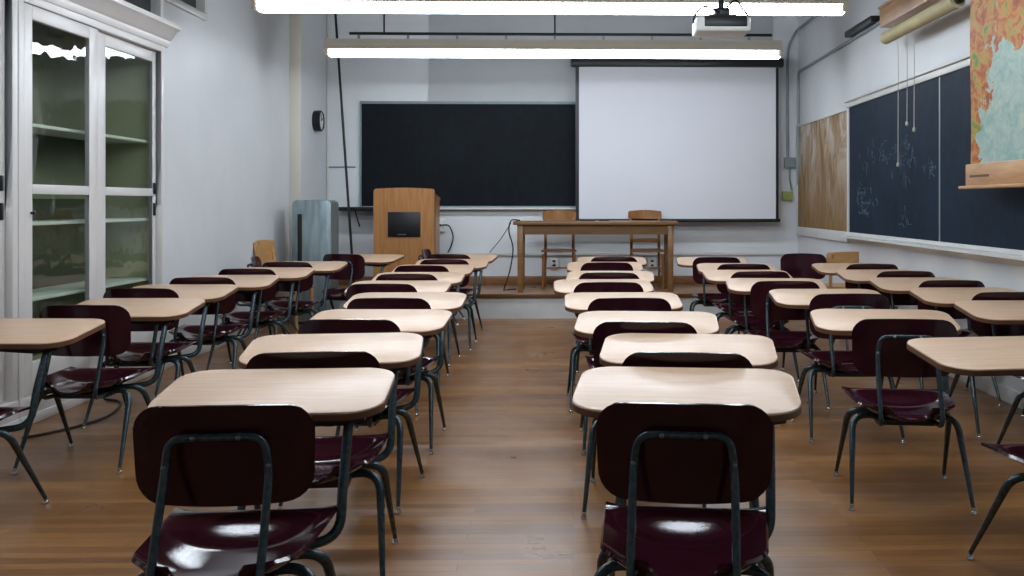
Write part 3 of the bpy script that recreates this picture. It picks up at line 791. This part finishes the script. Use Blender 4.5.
finish(B((-.07, -.07, 0), (.07, 0, .13), .006), 'cover', M['steel_grey'], r); finish(tube(bmesh.new(), [(0, -.03, 0), (.0, -.03, -.14), (.03, -.03, -.3)], .012, 8), 'flex_pipe', M['steel_grey'], r)
c = onY(786.5, 196, YB)
tag(finish(B((c.x - .06, YB - .05, c.z - .06), (c.x + .07, YB, c.z + .06), .006), 'junction_box', M['tag']), 'small yellow-green box on the end wall just past the screen edge', 'box')
fa, fb = onX(853, 40, X), onX(880, 28, X)
tag(finish(B((X - .09, fb.y, 3.07), (X, fa.y, 3.13), .006), 'wall_track', M['dark_metal']), 'dark metal strip on the side wall next to the wooden map case', 'track')

# ---------------------------------------------------------------- lights
def fixture(Y, xc, L, zc, label):
    r = thing('ceiling_light', label, 'light', (xc, Y, zc), 0, 'long hanging fluorescent lights')
    x0, x1 = -L / 2, L / 2
    prof = [(-.05, .0), (-.06, .025), (-.06, .065), (-.05, .076), (.05, .076), (.06, .065), (.06, .025), (.05, .0)]
    bm = bmesh.new(); prism(bm, prof, 'X', x0 + .045, x1 - .02); finish(bm, 'lamp_lens', M['lamp'], r)
    prof = [(-.10, .070), (-.10, .082), (-.06, .155), (-.055, .185), (.055, .185), (.06, .155), (.10, .082), (.10, .070), (.09, .070), (.06, .0765), (-.06, .0765), (-.09, .070)]
    bm = bmesh.new(); prism(bm, prof, 'X', x0, x1); finish(bm, 'housing', M['cream'], r)
    for xe in (x0 + .02, x1 - .02):
        finish(B((xe - .02, -.07, .01), (xe + .02, .07, .08), .004), 'end_cap', M['cream'], r)
    rail = finish(B((x0 + .25, -.02, .235), (x1 - .1, .02, .262), .004), 'mounting_rail', M['dark_metal'], r)
    n = 9
    for k in range(n):
        xx = x0 + .35 + (L - .7) * k / (n - 1)
        finish(B((xx - .012, -.012, .18), (xx + .012, .012, .24)), 'rail_clip', M['steel_grey'], rail)
    for xx in (x0 + .62, x0 + L * .5, x1 - .62):
        finish(tube(bmesh.new(), [(xx, 0, .25), (xx, 0, ZC - zc)], .009, 8), 'hanging_rod', M['dark_metal'], r)
    return r
Y1, Y2 = 8.27, 10.8
def fx(Y, xa, xb, y):
    a, b = onY(xa, y, Y), onY(xb, y, Y); return (a.x + b.x) / 2, b.x - a.x, a.z
c1, L1, z1 = fx(Y1, 254, 845, 11.5); c2, L2, z2 = fx(Y2, 326, 781, 56.5)
fixture(Y2, c2, L2, z2, 'lit hanging fluorescent strip light in front of the projection screen')
fixture(Y1, c1, L1, z1, 'lit hanging fluorescent strip light at the top edge, beside the projector')
FX = [fixture(Y, c1, L1, z1, lb) for Y, lb in ((5.73, 'lit hanging fluorescent strip light over the cabinet doors'), (3.7, 'lit hanging fluorescent strip light over the desks closest to the rear'))]

# projector
YP = 7.7
a, b = onY(697, 15, YP), onY(751.5, 31.5, YP)
pc = onY(724, 31, YP)
r = thing('projector', 'white ceiling-mounted projector with dark lens face', 'projector', (pc.x, YP + .15, pc.z))
w2 = (b.x - a.x) / 2
bm = bmesh.new(); box(bm, (-w2, -.15, 0), (w2, .17, .115), .02, 3); finish(bm, 'body', M['white_plastic'], r)
finish(B((-w2 + .06, -.156, .035), (w2 - .03, -.14, .118), .008), 'vent_face', M['black'], r)
finish(lathe(bmesh.new(), [(.036, .0), (.036, .02), (.028, .022), (.002, .012)], seg=20, axis='Y', origin=(.08, .172, .06)), 'lens', M['dark_metal'], r)
bm = bmesh.new(); box(bm, (-.11, -.10, .115), (.11, .10, .14), .006); box(bm, (-.06, -.06, .14), (.06, .06, .20), .01)
finish(bm, 'mount_plate', M['black'], r)
finish(tube(bmesh.new(), [(0, 0, .19), (0, 0, ZC - pc.z)], .025, 12), 'mount_pole', M['black'], r)
finish(tube(bmesh.new(), spline([(-.02, -.06, .16), (-.14, -.1, .2), (-.22, -.12, .13), (-w2 - .02, -.1, .07)], 6), .008, 8), 'signal_cable', M['cable'], r)
finish(tube(bmesh.new(), spline([(.03, -.06, .2), (.1, -.08, .25), (.16, -.09, .18), (.2, -.1, .12)], 6), .008, 8), 'signal_cable', M['cable'], r)

# ---------------------------------------------------------------- world, camera, view
w = bpy.data.worlds.new('World'); S.world = w; w.use_nodes = True
w.node_tree.nodes['Background'].inputs[0].default_value = (.75, .85, 1, 1)
w.node_tree.nodes['Background'].inputs[1].default_value = .03
cam = bpy.data.cameras.new('Camera'); co = bpy.data.objects.new('Camera', cam); C.objects.link(co)
cam.sensor_width = 36; cam.lens = 36 * F / W_
cam.shift_x = -(PX - W_ / 2) / W_
cam.shift_y = -(H_ / 2 - HY) / W_
cam.clip_start = .05
co.location = (0, 0, H); co.rotation_euler = (PI / 2, 0, -YAW)
S.camera = co
S.view_settings.view_transform = 'Standard'; S.view_settings.look = 'None'
S.view_settings.gamma = 1; S.view_settings.use_curve_mapping = False
S.view_settings.exposure = .15
S.cycles.use_denoising = True
S.cycles.max_bounces = 8
S.cycles.sample_clamp_indirect = 6
